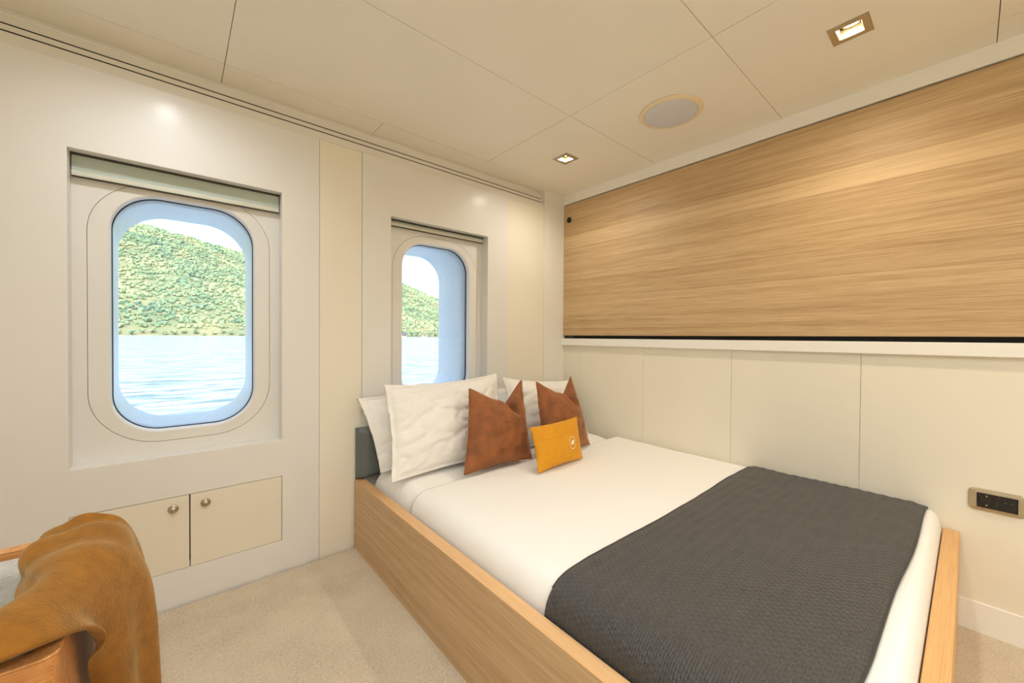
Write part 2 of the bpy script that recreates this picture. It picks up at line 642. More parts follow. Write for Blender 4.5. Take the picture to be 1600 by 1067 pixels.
# ---- right wall with berth recess
wr = thing('wall_right', (0, -1.7, 0), 'cream panelled wall beside the bed', 'wall', kind='structure')
ys = [0.0, -0.161, -0.678, -1.193, -1.711, -2.228, -2.745, YB]
for a, b in zip(ys[:-1], ys[1:]):
    box('wall_panel', 0.0, 0.022, b + 0.0006, a - 0.0006, 0.10, 1.012, 'beige', wr, 0.0008)
box('backing', 0.024, 0.12, YB, 0.2, -0.1, 2.3, 'joint', wr)
box('baseboard_right', -0.006, 0.020, YB, 0.0, -0.02, 0.108, 'white', None, 0.001, origin=(0, -1.7, 0))
setp(bpy.data.objects['baseboard_right'], 'white baseboard along the cream wall past the bed foot', 'baseboard', kind='structure')
t2 = box('trim_2', -0.022, 0.023, YB, -0.001, 1.0085, 1.060, 'white', None, 0.003, origin=(0, -1.7, 1.0))
setp(t2, 'white ledge running under the oak panel', 'ledge', kind='structure')
t3 = box('trim_3', -0.010, 0.023, YB, -0.001, 2.0635, 2.131, 'white', None, 0.0015, origin=(0, -1.7, 2.06))
setp(t3, 'white rail between oak panel and ceiling', 'rail', kind='structure')

# ---- far walls behind the camera
wb = box('wall_back', XL - 0.1, 0.12, YB - 0.1, YB, -0.1, 2.3, 'beige', None, origin=(-1.7, YB, 0))
setp(wb, 'plain cream wall opposite the portholes', 'wall', kind='structure')
wl = box('wall_left', XL - 0.1, XL, YB, 0.16, -0.1, 2.3, 'beige', None, origin=(XL, -1.7, 0))
setp(wl, 'plain cream wall behind the armchair', 'wall', kind='structure')

# ---- ceiling of separate panels
ce = thing('ceiling', (-1.7, -1.7, CH), 'cream panelled cabin ceiling', 'ceiling', kind='structure')
box('backing', XL - 0.1, 0.12, YB - 0.1, 0.16, 2.21, 2.27, 'joint', ce)
box('joint_filler', XL, 0.0, YB, 0.05, 2.1445, 2.146, 'gapdark', ce).hide_render = False
DL = [(-0.4765, -0.436), (-0.4785, -1.733), (-2.27, -0.45), (-2.27, -1.733), (-0.4785, -3.02), (-2.27, -3.02), (-1.45, -3.02)]  # last four are unseen lamps added to fill the cabin with light
HO = 0.034
bpy.data.objects.remove(bpy.data.objects['joint_filler'])
cxs = [XL, -2.09, -0.80, -0.152]
cys = [YB, -2.715, -2.062, -1.41, -0.752, -0.101]
G = 0.0011
for a, b in zip(cxs[:-1], cxs[1:]):
    for c, d in zip(cys[:-1], cys[1:]):
        hl = [p for p in DL if a < p[0] < b and c < p[1] < d]
        if hl:
            xs_ = sorted({a + G, b - G} | {q for h in hl for q in (h[0] - HO, h[0] + HO)})
            ys_ = sorted({c + G, d - G} | {q for h in hl for q in (h[1] - HO, h[1] + HO)})
            hs = set()
            for i in range(len(xs_) - 1):
                for j in range(len(ys_) - 1):
                    mx_, my_ = (xs_[i] + xs_[i + 1]) / 2, (ys_[j] + ys_[j + 1]) / 2
                    if any(abs(mx_ - h[0]) < HO and abs(my_ - h[1]) < HO for h in hl):
                        hs.add((i, j))
            V, F = cells(xs_, ys_, hs, CH, CH + 0.014, XY)
            mk('ceiling_panel', V, F, 'ceil', ce)
        else:
            box('ceiling_panel', a + G, b - G, c + G, d - G, CH, CH + 0.014, 'ceil', ce, 0.0008)
bx_ = [XL, -2.09, -1.45, 0.0]
for a, b in zip(bx_[:-1], bx_[1:]):
    box('ceiling_strip', a + G, b - G, -0.101 + G, 0.052, CH, CH + 0.014, 'ceil', ce, 0.0008)
by_ = [YB, -2.062, -1.41, -0.752, -0.101]
for a, b in zip(by_[:-1], by_[1:]):
    box('ceiling_strip', -0.152 + G, 0.0, a + G, b - G, CH, CH + 0.014, 'ceil', ce, 0.0008)


# ================================================================ WALL THINGS
# ---- locker with two flush doors
lk = thing('wall_locker', (W1, 0.0, LK[2]), 'low built-in cream locker with two flush doors below the porthole', 'locker')
V, F = boxvf(LK[0] - 0.004, LK[1] + 0.004, 0.02, 0.13, LK[2] - 0.004, LK[3] + 0.004)
F = [f for f in F if f != (0, 4, 5, 1)]
mk('carcass', V, F, 'void', lk)
for a, b, kx, lab in ((LK[0] + 0.002, W1 - 0.0018, -2.248, None), (W1 + 0.0018, LK[1] - 0.002, -2.148, None)):
    d = box('door', a, b, 0.0005, 0.018, LK[2] + 0.0015, LK[3] - 0.002, 'locker', lk, 0.0015)
    V, F = lathe([(0.0001, 0.021), (0.006, 0.0205), (0.0105, 0.018), (0.0125, 0.0145), (0.0115, 0.011), (0.0075, 0.009), (0.0065, 0.004),
                  (0.0155, 0.0035), (0.0165, 0.0015), (0.0165, 0.0)][::-1], (kx, 0.0, 0.387), '-y', 20)
    k = mk('knob', V, F, 'nickel', d, smooth=True)
    k['label'] = 'round satin nickel knob'

# ---- roller blinds in the window recesses
for cx, drop, lab in ((W1, 0.052, 'grey green roller blind lowered a little in the porthole recess over the lockers'),
                      (W2, 0.006, 'roller blind fully rolled up in the porthole recess over the bed')):
    bl = thing('roller_blind', (cx, 0.05, 1.60), lab, 'blind', 'roller blinds in the porthole recesses')
    a, b = cx - HW + 0.003, cx + HW - 0.003
    box('headrail', a, b, 0.042, 0.068, 1.703, 1.7085, 'gapdark', bl)
    fb = box('fabric', a + 0.001, b - 0.001, 0.053, 0.055, 1.704 - drop - 0.004, 1.7035, 'blind', bl)
    zb = 1.700 - drop
    br = box('bottom_bar', a, b, 0.046, 0.062, zb - 0.019, zb, 'blindbar', bl, 0.003)
    box('seam', a, b, 0.0475, 0.060, zb - 0.0215, zb - 0.019, 'gapdark', br)

# ---- oak berth front
ob = thing('pullman_berth', (0, -1.7, 1.082), 'wide folded-up oak veneer berth front on the cream wall over the bed', 'berth')
zs = [1.082, 1.152, 1.228, 1.352, 1.478, 1.605, 1.730, 1.822, 1.913, 2.0565]
for a, b in zip(zs[:-1], zs[1:]):
    box('veneer_board', -0.006, 0.014, YB + 0.02, -0.0035, a + 0.00005, b - 0.00005, 'oakY', ob, 0.0005, 1)
V, F = lathe([(0.0205, -0.001), (0.0215, 0.003), (0.0195, 0.006), (0.0155, 0.0065), (0.0145, 0.003), (0.0001, 0.003)], (-0.006, -0.057, 1.943), '-x', 28)
lt = mk('latch', V, F, 'black', ob, smooth=True)
lt['label'] = 'round black push latch'
V, F = lathe([(0.009, -0.001), (0.009, 0.004), (0.006, 0.007), (0.0001, 0.008)], (-0.008, -0.060, 1.940), '-x', 18)
mk('button', V, F, 'black', lt, smooth=True)
box('gap_shade', 0.015, 0.0235, YB + 0.01, -0.001, 1.055, 2.068, 'void', ob)  # black sheet stands for the recess shadow seen in the berth gaps
hg = box('hinge', -0.004, 0.012, -0.105, -0.03, 1.0655, 1.0800, 'black', ob, 0.002)
hg['label'] = 'small black hinge block'

# ---- power socket
sk = thing('wall_socket', (0, -2.085, 0.488), 'champagne metal socket plate with black modules on the cream wall', 'socket')
cy, cz = -2.085, 0.488
lp = lambda hw, hh, r, x: [(x, p[0], p[1]) for p in rrect(cy, cz, hw, hh, r, 6)]
V, F = loft([lp(0.067, 0.0395, 0.016, 0.0), lp(0.067, 0.0395, 0.016, -0.004), lp(0.064, 0.0365, 0.015, -0.0085), lp(0.047, 0.0265, 0.003, -0.0105), lp(0.0465, 0.026, 0.003, -0.005)], True, False)
mk('plate', V, F, 'brass', sk, smooth=False)
md = box('socket_module', -0.0085, -0.001, cy + 0.001, cy + 0.046, cz - 0.0255, cz + 0.0255, 'black', sk, 0.001)
V, F = lathe([(0.0195, 0.0075), (0.0200, 0.0092), (0.0185, 0.0096), (0.0175, 0.0080), (0.0001, 0.0080)], (0, cy + 0.0235, cz), '-x', 28)
mk('well', V, F, 'blackin', md, smooth=True)
for dy in (-0.0095, 0.0, 0.0095):
    V, F = lathe([(0.0026, 0.0078), (0.0026, 0.0084), (0.0001, 0.0084)], (0, cy + 0.0235 + dy, cz + 0.001), '-x', 10)
    mk('pin_hole', V, F, 'void', md)
for dz in (-0.0165, 0.0165):
    box('earth_contact', -0.0102, -0.0075, cy + 0.0235 - 0.0022, cy + 0.0235 + 0.0022, cz + dz - 0.002, cz + dz + 0.002, 'brasspin', md)
m2 = box('switch_module', -0.0085, -0.001, cy - 0.046, cy - 0.0005, cz - 0.0255, cz + 0.0255, 'black', sk, 0.001)
for dy, dz, mt in ((-0.019, 0.005, 'nickel'), (-0.034, 0.006, 'nickel'), (-0.027, -0.006, 'blackin')):
    V, F = lathe([(0.0014, 0.0083), (0.0014, 0.0092), (0.0001, 0.0092)], (0, cy + dy, cz + dz), '-x', 8)
    mk('contact', V, F, mt, m2)

# ---- ceiling speaker
sp = thing('ceiling_speaker', (-0.467, -1.083, CH), 'round pale grey ceiling speaker with cream rim', 'speaker')
V, F = lathe([(0.116, 0.0), (0.141, 0.0), (0.1405, 0.004), (0.134, 0.007), (0.123, 0.009), (0.119, 0.010), (0.118, 0.002)], (-0.467, -1.083, CH), '-z', 48)
mk('rim', V, F, 'rim', sp, smooth=True)
V, F = lathe([(0.1185, 0.001), (0.1185, 0.009), (0.112, 0.0115), (0.06, 0.0135), (0.0001, 0.014)], (-0.467, -1.083, CH), '-z', 48)
mk('grille', V, F, 'grille', sp, smooth=True)

# ---- recessed square downlights (each with its lamp); last four unseen, added for even light
WARM = (1.0, 0.945, 0.84)
MID = (0.90, 0.96, 1.0)
DLAB = ['square nickel downlight between the speaker and the porthole wall', 'square nickel downlight over the foot of the bed',
        'square nickel downlight over the lockers', 'added unseen square nickel downlight over the armchair side',
        'added unseen square nickel downlight in the rear row by the cream wall', 'added unseen square nickel downlight in the rear row by the armchair wall',
        'added unseen square nickel downlight in the middle of the rear row']
DPOW = [(18, WARM), (25, (1.0, 0.87, 0.66)), (18, MID), (52, MID), (24, (1.0, 0.87, 0.66)), (68, MID), (56, MID)]
for (x, y), lab, (pw, pc) in zip(DL, DLAB, DPOW):
    d = thing('downlight', (x, y, CH), lab, 'downlight', 'square ceiling downlights')
    o_, i_ = 0.0545, HO - 0.0015
    sq = lambda h, z: [(x - h, y - h, z), (x + h, y - h, z), (x + h, y + h, z), (x - h, y + h, z)]
    V, F = loft([sq(o_, CH + 0.0), sq(o_, CH - 0.0025), sq(o_ - 0.002, CH - 0.004), sq(i_ + 0.001, CH - 0.004), sq(i_, CH - 0.002), sq(i_, CH + 0.0)], ring=False)
    mk('trim_plate', V, F, 'nickel', d)
    V, F = loft([sq(i_, CH), sq(i_, CH + 0.030), sq(i_ - 0.001, CH + 0.030), sq(i_ - 0.001, CH)], ring=True)
    mk('recess_wall', V, F, 'recess', d)
    V, F = loft([sq(i_, CH + 0.0301), sq(i_, CH + 0.050)], close_ends=True)
    mk('recess_cap', V, F, 'void', d)
    V, F = lathe([(0.026, 0.0), (0.026, 0.008), (0.0245, 0.009), (0.0235, 0.004), (0.0235, 0.0)], (x, y, CH + 0.030), '-z', 24)
    lr = mk('lamp_ring', V, F, 'refl', d, smooth=True)
    V, F = lathe([(0.0234, 0.001), (0.0234, 0.004), (0.015, 0.006), (0.0001, 0.0065)], (x, y, CH + 0.030), '-z', 24)
    mk('lamp_glass', V, F, 'lamp', d, smooth=True)
    L = bpy.data.lights.new('downlight_beam', 'SPOT')
    L.energy = pw
    L.color = pc
    L.spot_size = math.radians(168)
    L.spot_blend = 1.0
    L.shadow_soft_size = 0.04
    lo_ = bpy.data.objects.new('downlight_beam', L)
    link(lo_)
    lo_.parent = d
    lo_.location = (0, 0, -0.008)


# ================================================================ BED
bed = thing('bed', (-0.78, -1.0, 0), 'oak veneer built-in bed frame with low side board and slate headboard', 'bed')
RX = -1.556
RT = 0.345
V, F = boxvf(RX, RX + 0.044, -2.0, -0.004, 0.0, RT - 0.003)
mk('side_board', V, F, 'oakYs', bed, bevel=0.001)
bpy_cap = box('edge_band', RX, RX + 0.044, -2.0, -0.004, RT - 0.003, RT, 'oakcap', bpy.data.objects['side_board'], 0.0008)
box('foot_board', RX + 0.045, -0.008, -2.0, -1.957, 0.0, 0.352, 'oakX', bed, 0.003, 3)
box('slat_base', RX + 0.046, -0.012, -1.955, -0.004, 0.04, 0.20, 'maroon', bed)
# padded leather headboard, visible by the pillow corner
n = 26
V, F = [], []
for j in range(n + 1):
    for i in range(61):
        u, v = i / 60, j / n
        x = RX + 0.004 + (-0.012 - RX - 0.004) * u
        z = 0.3475 + (0.604 - 0.3475) * v
        e = min(u * 60 / 2.0, (1 - u) * 60 / 2.0, v * n / 3.2, (1 - v) * n / 3.2, 1.0)
        y = -0.012 - 0.046 * (1 - (1 - e) ** 2) ** 0.5
        V.append((x, y, z))
k = len(V)
for p in list(V):
    V.append((p[0], -0.006, p[2]))
for j in range(n):
    for i in range(60):
        a = j * 61 + i
        F.append((a, a + 1, a + 62, a + 61))
        F.append((k + a, k + a + 1, k + a + 62, k + a + 61))
for i in range(60):
    F.append((i, i + 1, k + i + 1, k + i))
    a = n * 61 + i
    F.append((a, a + 1, k + a + 1, k + a))
for j in range(n):
    F.append((j * 61, (j + 1) * 61, k + (j + 1) * 61, k + j * 61))
    a, b = j * 61 + 60, (j + 1) * 61 + 60
    F.append((a, b, k + b, k + a))
mk('headboard', V, F, 'leather', bed, smooth=True)['label'] = 'slate grey leather headboard pad'


def rounded_slab(x0, x1, y0, y1, z0, zt, rx0, rx1, ry, nxx, nyy, fz, fside=None):
    """soft top surface with rolled-down edges; fz adds relief"""
    V, F = [], []
    for j in range(nyy + 1):
        for i in range(nxx + 1):
            u = i / nxx
            x = x0 + (x1 - x0) * (0.5 - 0.5 * math.cos(math.pi * u))
            v = j / nyy
            y = y0 + (y1 - y0) * (0.5 - 0.5 * math.cos(math.pi * v))
            def drop(d, r):
                if d >= r:
                    return 1.0
                q = 1 - max(d, 0) / r
                return max(0.0, 1 - q ** 2.6) ** (1 / 2.6)
            f = min(drop(x - x0, rx0), drop(x1 - x, rx1)) * min(drop(y - y0, ry), drop(y1 - y, ry))
            z = z0 + (zt - z0) * f + fz(x, y) * min(1.0, f * 1.2)
            V.append((x, y, z))
    w = nxx + 1
    for j in range(nyy):
        for i in range(nxx):
            a = j * w + i
            F.append((a, a + 1, a + w + 1, a + w))
    # closed underside
    k = len(V)
    bd = [i for i in range(w)] + [j * w + nxx for j in range(1, nyy + 1)] + [nyy * w + i for i in range(nxx - 1, -1, -1)] + [j * w for j in range(nyy - 1, 0, -1)]
    F.append(tuple(bd))
    return V, F


def n2(x, y, s, o=0.0):
    return noise.noise(Vector((x * s, y * s, o)))


ms = lambda x, y: 0.013 * sstep(-0.47, -0.36, y) + 0.003 * n2(x, y, 5, 1) + 0.0035 * math.sin(40 * (x * 0.6 + y) + 4 * n2(x, y, 6)) * max(0, n2(x, y, 4, 7))
V, F = rounded_slab(RX + 0.080, -0.028, -1.93, -0.062, 0.205, 0.394, 0.115, 0.05, 0.05, 90, 110, ms)
V = [(x - 0.021 * sstep(-0.5, -0.42, y) * sstep(-1.15, -1.44, x), y, z) for x, y, z in V]
mt = mk('mattress', V, F, 'sheet', None, smooth=True, origin=(-0.78, -1.0, 0.21))
setp(mt, 'mattress in a white fitted sheet lying in the oak bed frame', 'mattress')


def duv_z(x, y):
    z = 0.005 * n2(x, y, 2.4, 2) + 0.0016 * n2(x, y, 9, 4)
    z += 0.004 * sstep(-0.75, -0.5, y) * math.sin(22 * (y + 0.35 * x) + 3 * n2(x, y, 4))* 0.6
    z += 0.006 * sstep(-1.3, -1.5, x) * n2(x * 2, y * 7, 1.6, 9)
    return z


DX0, DX1, DY0, DY1 = RX + 0.056, -0.004, -1.955, -0.50
DZ = 0.418
DR = 0.115
NXD, NYD = 120, 130
ext = 0.25          # the head edge is a plain hem, so the roll-off at that end is cut away


def hem(V, F):
    keep = [j for j in range(NYD + 1) if V[j * (NXD + 1)][1] <= DY1]
    return V[:(max(keep) + 1) * (NXD + 1)], max(keep)


Va, _f = rounded_slab(DX0, DX1, DY0, DY1 + ext, 0.30, DZ, DR, 0.045, 0.04, NXD, NYD, duv_z)
Vb, _f = rounded_slab(DX0 + 0.009, DX1 - 0.009, DY0 + 0.009, DY1 + ext, 0.30, DZ - 0.010, DR, 0.045, 0.04, NXD, NYD, duv_z)
Va, jm = hem(Va, None)
Vb = Vb[:len(Va)]
Vb = [(p[0], (q[1] if j >= (jm - 0) * (NXD + 1) else p[1]), p[2]) for j, (p, q) in enumerate(zip(Vb, Va))]
wd = NXD + 1
# soften the hem: last rows thin out
Va = [(x, y, z - (0.003 if j // wd == jm else 0.0)) for j, (x, y, z) in enumerate(Va)]
V = Va + Vb
k0 = len(Va)
F = []
for j in range(jm):
    for i in range(NXD):
        a = j * wd + i
        F.append((a, a + 1, a + wd + 1, a + wd))
        F.append((k0 + a, k0 + a + 1, k0 + a + wd + 1, k0 + a + wd))
for i in range(NXD):
    for j in (0, jm):
        a = j * wd + i
        F.append((a, a + 1, k0 + a + 1, k0 + a))
for j in range(jm):
    for i in (0, NXD):
        a = j * wd + i
        F.append((a, a + wd, k0 + a + wd, k0 + a))
dv = mk('duvet', V, F, 'sheet', None, smooth=True, origin=(-0.78, -1.2, 0.30))
setp(dv, 'smooth white duvet spread over the bed', 'duvet')


def duvet_top(x, y):
    d = x - DX0
    q = 1 - max(0.0, min(1.0, d / DR))
    f = max(0.0, 1 - q ** 2.6) ** (1 / 2.6) if d < DR else 1.0
    d2 = DX1 - x
    if d2 < 0.045:
        q = 1 - max(0.0, d2 / 0.045)
        f *= max(0.0, 1 - q ** 2.6) ** (1 / 2.6)
    return 0.30 + (DZ - 0.30) * f + duv_z(x, y) * min(1, f * 1.2)


# ---- charcoal quilted throw across the bed foot
def throw_edges(s):
    return -1.303 + 0.004 * math.sin(9 * s), -1.916 + 0.036 * s ** 1.5 + 0.003 * math.sin(14 * s)


cols = []
path = []
L0 = 0.0
x = -0.007
xs_ = []
NS = 150
# walk across the duvet from the wall to the tucked edge by the side board
samp = [DX0 + 0.0006 + (x - DX0) * (1 - (i / 600) ** 1.0) for i in range(601)]
acc = [0.0]
prev = None
zz = [duvet_top(q, -1.6) if q > DX0 else 0.3 for q in samp]
for i in range(1, 601):
    acc.append(acc[-1] + math.hypot(samp[i] - samp[i - 1], zz[i] - zz[i - 1]))
tot = acc[-1]
for k in range(NS + 1):
    tgt = tot * k / NS
    i = next(i for i in range(601) if acc[i] >= tgt - 1e-9)
    xs_.append(samp[i])
NY = 70
top, bot = [], []
for k, xq in enumerate(xs_):
    s = k / NS
    ya, yb_ = throw_edges(s)
    i0 = max(0, k - 1)
    i1 = min(NS, k + 1)
    tx = xs_[i1] - xs_[i0]
    tz = duvet_top(xs_[i1], -1.6) - duvet_top(xs_[i0], -1.6)
    ln = math.hypot(tx, tz) or 1
    nxv, nzv = tz / ln, -tx / ln
    for j in range(NY + 1):
        y = ya + (yb_ - ya) * j / NY
        e = min(j, NY - j) / NY
        th = 0.009 * min(1.0, 0.35 + e * 12) + 0.0015 * n2(xq, y, 16, 3) + 0.0012 * math.sin(y * 160 + 3 * n2(xq, y, 5))
        z = duvet_top(xq, y)
        xx = max(xq + nxv * (th + 0.007), DX0 - 0.006)
        top.append((xx, y, z + nzv * (th + 0.007)))
        bot.append((max(xq + nxv * 0.006, DX0 - 0.0035), y, z + nzv * 0.006 + 0.0005))
V = top + bot
F = []
w = NY + 1
k0 = len(top)
for k in range(NS):
    for j in range(NY):
        a = k * w + j
        F.append((a, a + 1, a + w + 1, a + w))
        F.append((k0 + a, k0 + a + 1, k0 + a + w + 1, k0 + a + w))
for k in range(NS):
    for j in (0, NY):
        a = k * w + j
        F.append((a, a + w, k0 + a + w, k0 + a))
for j in range(NY):
    for k in (0, NS):
        a = k * w + j
        F.append((a, a + 1, k0 + a + 1, k0 + a))
thr = thing('bed_throw', (-0.78, -1.6, 0.43), 'charcoal grey stitched quilt throw laid across the foot of the bed', 'throw')
mk('quilt', V, F, 'quilt', thr, smooth=True)
for j in (0, NY):
    pts = [Vector(top[k * w + j]) for k in range(0, NS - 7, 2)]
    V, F = tube([p + Vector((0, 0, -0.002)) for p in pts], 0.0036, 6)
    mk('binding', V, F, 'binding', thr, smooth=True)


# ---- pillows
class Pillow:
    def __init__(s, BL, BR, TR, TL, thick, pinch=0.07, flange=0.0, notch=None, seed=0, wr=0.004, pw=0.5, sag=0.0):
        s.c = [Vector(p) for p in (BL, BR, TR, TL)]
        s.N = ((s.c[1] - s.c[0]) + (s.c[2] - s.c[3])).cross((s.c[3] - s.c[0]) + (s.c[2] - s.c[1])).normalized()
        s.t, s.pinch, s.fl, s.notch, s.seed, s.wr, s.pw, s.sag = thick, pinch, flange, notch, seed, wr, pw, sag

    def at(s, a, b, side):
        """a,b in -1..1"""
        f = 1 - s.fl
        ai, bi = a / f, b / f
        inside = abs(ai) < 1 and abs(bi) < 1
        w = ((1 - ai * ai) * (1 - bi * bi)) ** s.pw if inside else 0.0
        a2 = a * (1 - s.pinch * (1 - b * b) * a * a)
        b2 = b * (1 - s.pinch * (1 - a * a) * b * b)
        if s.notch:
            s0, dep, run = s.notch
            tent = max(0.0, 1 - (abs(a - s0) / ((1 - s0) if a > s0 else (1 + s0)))) ** 1.15
            k = sstep(-0.35, 1.0, b)
            b2 -= dep * tent * k
            cr = s0 + run * (1 - b)
            g = math.exp(-((a - cr) / 0.075) ** 2) * sstep(0.05, 0.55, b)
            w *= 1 - 0.93 * g
            # the lobe on the near side of the chop folds over the other
            w += 0.26 * sstep(-0.2, 0.8, b) * math.exp(-((a - cr + 0.22) / 0.14) ** 2) * (1 - abs(a)) if side > 0 else 0
        if s.sag:
            b2 -= s.sag * (1 - a * a) * sstep(0.0, 1.0, b)
        u, v = (a2 + 1) / 2, (b2 + 1) / 2
        p = s.c[0] * (1 - u) * (1 - v) + s.c[1] * u * (1 - v) + s.c[2] * u * v + s.c[3] * (1 - u) * v
        q = Vector((a * 2.2, b * 2.2, s.seed))
        r = noise.noise(q) * 1.2 + 0.7 * noise.noise(q * 2.3) + 0.4 * noise.noise(q * 5)
        cv = abs(noise.noise(Vector((a * 1.7 + b * 1.1, b * 3.2 - a * 1.3, s.seed + 4))))
        h = w * s.t / 2 + s.wr * (r - 1.6 * math.exp(-cv * 16)) * (0.35 + w)
        return p + s.N * (side * h) + s.N * (s.wr * 1.5 * noise.noise(Vector((a * 3, b * 3, s.seed + 9))) * (1 if s.fl and not inside else 0))

    def build(s, name, n, mat, parent=None, origin=None):
        V, F, idx = [], [], {}
        for side in (1, -1):
            for j in range(n + 1):
                for i in range(n + 1):
                    a, b = -math.cos(math.pi * i / n) * 0.55 + (2 * i / n - 1) * 0.45, -math.cos(math.pi * j / n) * 0.55 + (2 * j / n - 1) * 0.45
                    edge = i in (0, n) or j in (0, n)
                    if edge and side < 0:
                        idx[(i, j, -1)] = idx[(i, j, 1)]
                        continue
                    idx[(i, j, side)] = len(V)
                    V.append(tuple(s.at(a, b, side)))
            for j in range(n):
                for i in range(n):
                    F.append((idx[(i, j, side)], idx[(i + 1, j, side)], idx[(i + 1, j + 1, side)], idx[(i, j + 1, side)]))
        return mk(name, V, F, mat, parent, smooth=True, origin=origin)


def pillow_thing(name, label, cat, group, P, mat, n=44, piping=None):
    b = (P.c[0] + P.c[1]) / 2
    t = thing(name, b, label, cat, group)
    c = P.build('cover', n, mat, t)
    if piping:
        ring_ = []
        m = 40
        for (a0, b0, a1, b1) in ((-1, -1, 1, -1), (1, -1, 1, 1), (1, 1, -1, 1), (-1, 1, -1, -1)):
            for i in range(m):
                q = i / m
                ring_.append(P.at(a0 + (a1 - a0) * q, b0 + (b1 - b0) * q, 1))
        V, F = tube(ring_, piping, 6, True)
        mk('seam', V, F, mat, t, smooth=True)
    return t


GW = 'white bed pillows against the headboard'
pillow_thing('bed_pillow', 'white bed pillow at the headboard, mostly hidden, jutting out past the front white pillow', 'pillow', GW,
             Pillow((-1.500, -0.195, 0.414), (-0.83, -0.19, 0.416), (-0.84, -0.066, 0.80), (-1.568, -0.072, 0.762), 0.07, 0.05, 0.07, None, 3, 0.0065), 'sheet')
pillow_thing('bed_pillow', 'white bed pillow hidden behind the second front white pillow near the cream wall', 'pillow', GW,
             Pillow((-0.80, -0.19, 0.416), (-0.10, -0.19, 0.416), (-0.11, -0.066, 0.74), (-0.79, -0.066, 0.75), 0.07, 0.05, 0.07, None, 13, 0.005), 'sheet')
pillow_thing('bed_pillow', 'large creased white pillow in front, at the open side of the bed', 'pillow', GW,
             Pillow((-1.515, -0.355, 0.416), (-0.83, -0.345, 0.420), (-0.775, -0.170, 0.852), (-1.470, -0.160, 0.832), 0.13, 0.05, 0.07, None, 21, 0.0078, 0.5, 0.05), 'sheet', 64)
pillow_thing('bed_pillow', 'white pillow behind the two rust velvet cushions beside the cream wall', 'pillow', GW,
             Pillow((-0.76, -0.345, 0.42), (-0.12, -0.345, 0.42), (-0.13, -0.170, 0.765), (-0.735, -0.170, 0.825), 0.13, 0.05, 0.07, None, 31, 0.007, 0.5, 0.03), 'sheet')
GR = 'rust velvet cushions on the bed'
BRL = Pillow((-1.225, -0.50, 0.428), (-0.81, -0.515, 0.428), (-0.733, -0.345, 0.822), (-1.098, -0.35, 0.802), 0.155, 0.06, 0, (0.25, 0.52, 0.34), 41, 0.003, 0.55)
pillow_thing('velvet_cushion', 'rust brown velvet cushion with chopped top leaning on the large white pillow', 'cushion', GR, BRL, 'velvet', 60, 0.0035)
BRR = Pillow((-0.765, -0.575, 0.43), (-0.362, -0.545, 0.43), (-0.318, -0.355, 0.818), (-0.69, -0.42, 0.815), 0.15, 0.06, 0, (0.25, 0.50, 0.30), 51, 0.003, 0.55)
pillow_thing('velvet_cushion', 'rust brown velvet cushion with chopped top behind the small ochre cushion', 'cushion', GR, BRR, 'velvet', 60, 0.0035)
YP = Pillow((-0.945, -0.705, 0.43), (-0.60, -0.685, 0.43), (-0.555, -0.605, 0.628), (-0.915, -0.612, 0.622), 0.085, 0.06, 0, None, 61, 0.0025, 0.5)
yt = pillow_thing('accent_cushion', 'small ochre yellow cushion with a white round emblem', 'cushion', None, YP, 'yellow', 44, 0.0022)
# printed emblem on the ochre cushion: ring and leaf-shaped mark
HALFW, HALFH = 0.178, 0.103
def em(px, py):
    return YP.at(0.40 + px / HALFW, -0.16 + py / HALFH, 1) + YP.N * 0.0012
r_ = 0.031
m = 40
V, F = loft([[tuple(em(r * math.cos(2 * math.pi * i / m), r * math.sin(2 * math.pi * i / m))) for i in range(m)] for r in (r_ - 0.0028, r_)])
mk('emblem_ring', V, F, 'print', yt)
leaf = []
for i in range(24):
    q = i / 23
    leaf.append((-0.020 + 0.040 * q, 0.0095 * math.sin(math.pi * q ** 0.8) + 0.003 * q))
for i in range(24):
    q = 1 - i / 23
    leaf.append((-0.020 + 0.040 * q, -0.0105 * math.sin(math.pi * q ** 1.2) * (1 - 0.3 * math.sin(math.pi * q * 3)) + 0.003 * q))
ca, sa = math.cos(0.35), math.sin(0.35)
pts = [(a * ca - b * sa, a * sa + b * ca) for a, b in leaf]
nl = 24
V = [tuple(em(*p)) for p in pts]
F = [(i, i + 1, 47 - i - 1, 47 - i) for i in range(23)]
mk('emblem_leaf', V, F, 'print', yt)


# ================================================================ ARMCHAIR AND BLANKET
ch = thing('armchair', (-2.66, -0.92, 0), 'white boucle armchair with open wooden frame under the mustard blanket', 'armchair')
CT = 0.607
xo, yf, yn = -2.368, -0.672, -1.165
xfr = -2.93
th = 0.026


def ushape(off, r, n=6):
    """plan outline open to -x: far arm, back, near arm"""
    x1, ya, yb = xo - off, yf - off, yn + off
    rr = max(r - off, 0.004)
    p = [(xfr, ya)]
    for i in range(n + 1):
        a = math.radians(90 - 90 * i / n)
        p.append((x1 - rr + rr * math.cos(a), ya - rr + rr * math.sin(a)))
    for i in range(n + 1):
        a = math.radians(-90 * i / n)
        p.append((x1 - rr + rr * math.cos(a), yb + rr + rr * math.sin(a)))
    p.append((xfr, yb))
    return p


def uwall(o0, o1, r, z0, z1, ztop_in=None):
    A, B = ushape(o0, r), ushape(o1, r)
    sec = []
    for a, b in zip(A, B):
        sec.append([(a[0], a[1], z0), (a[0], a[1], z1), (b[0], b[1], ztop_in or z1), (b[0], b[1], z0)])
    return loft(sec, True, True)


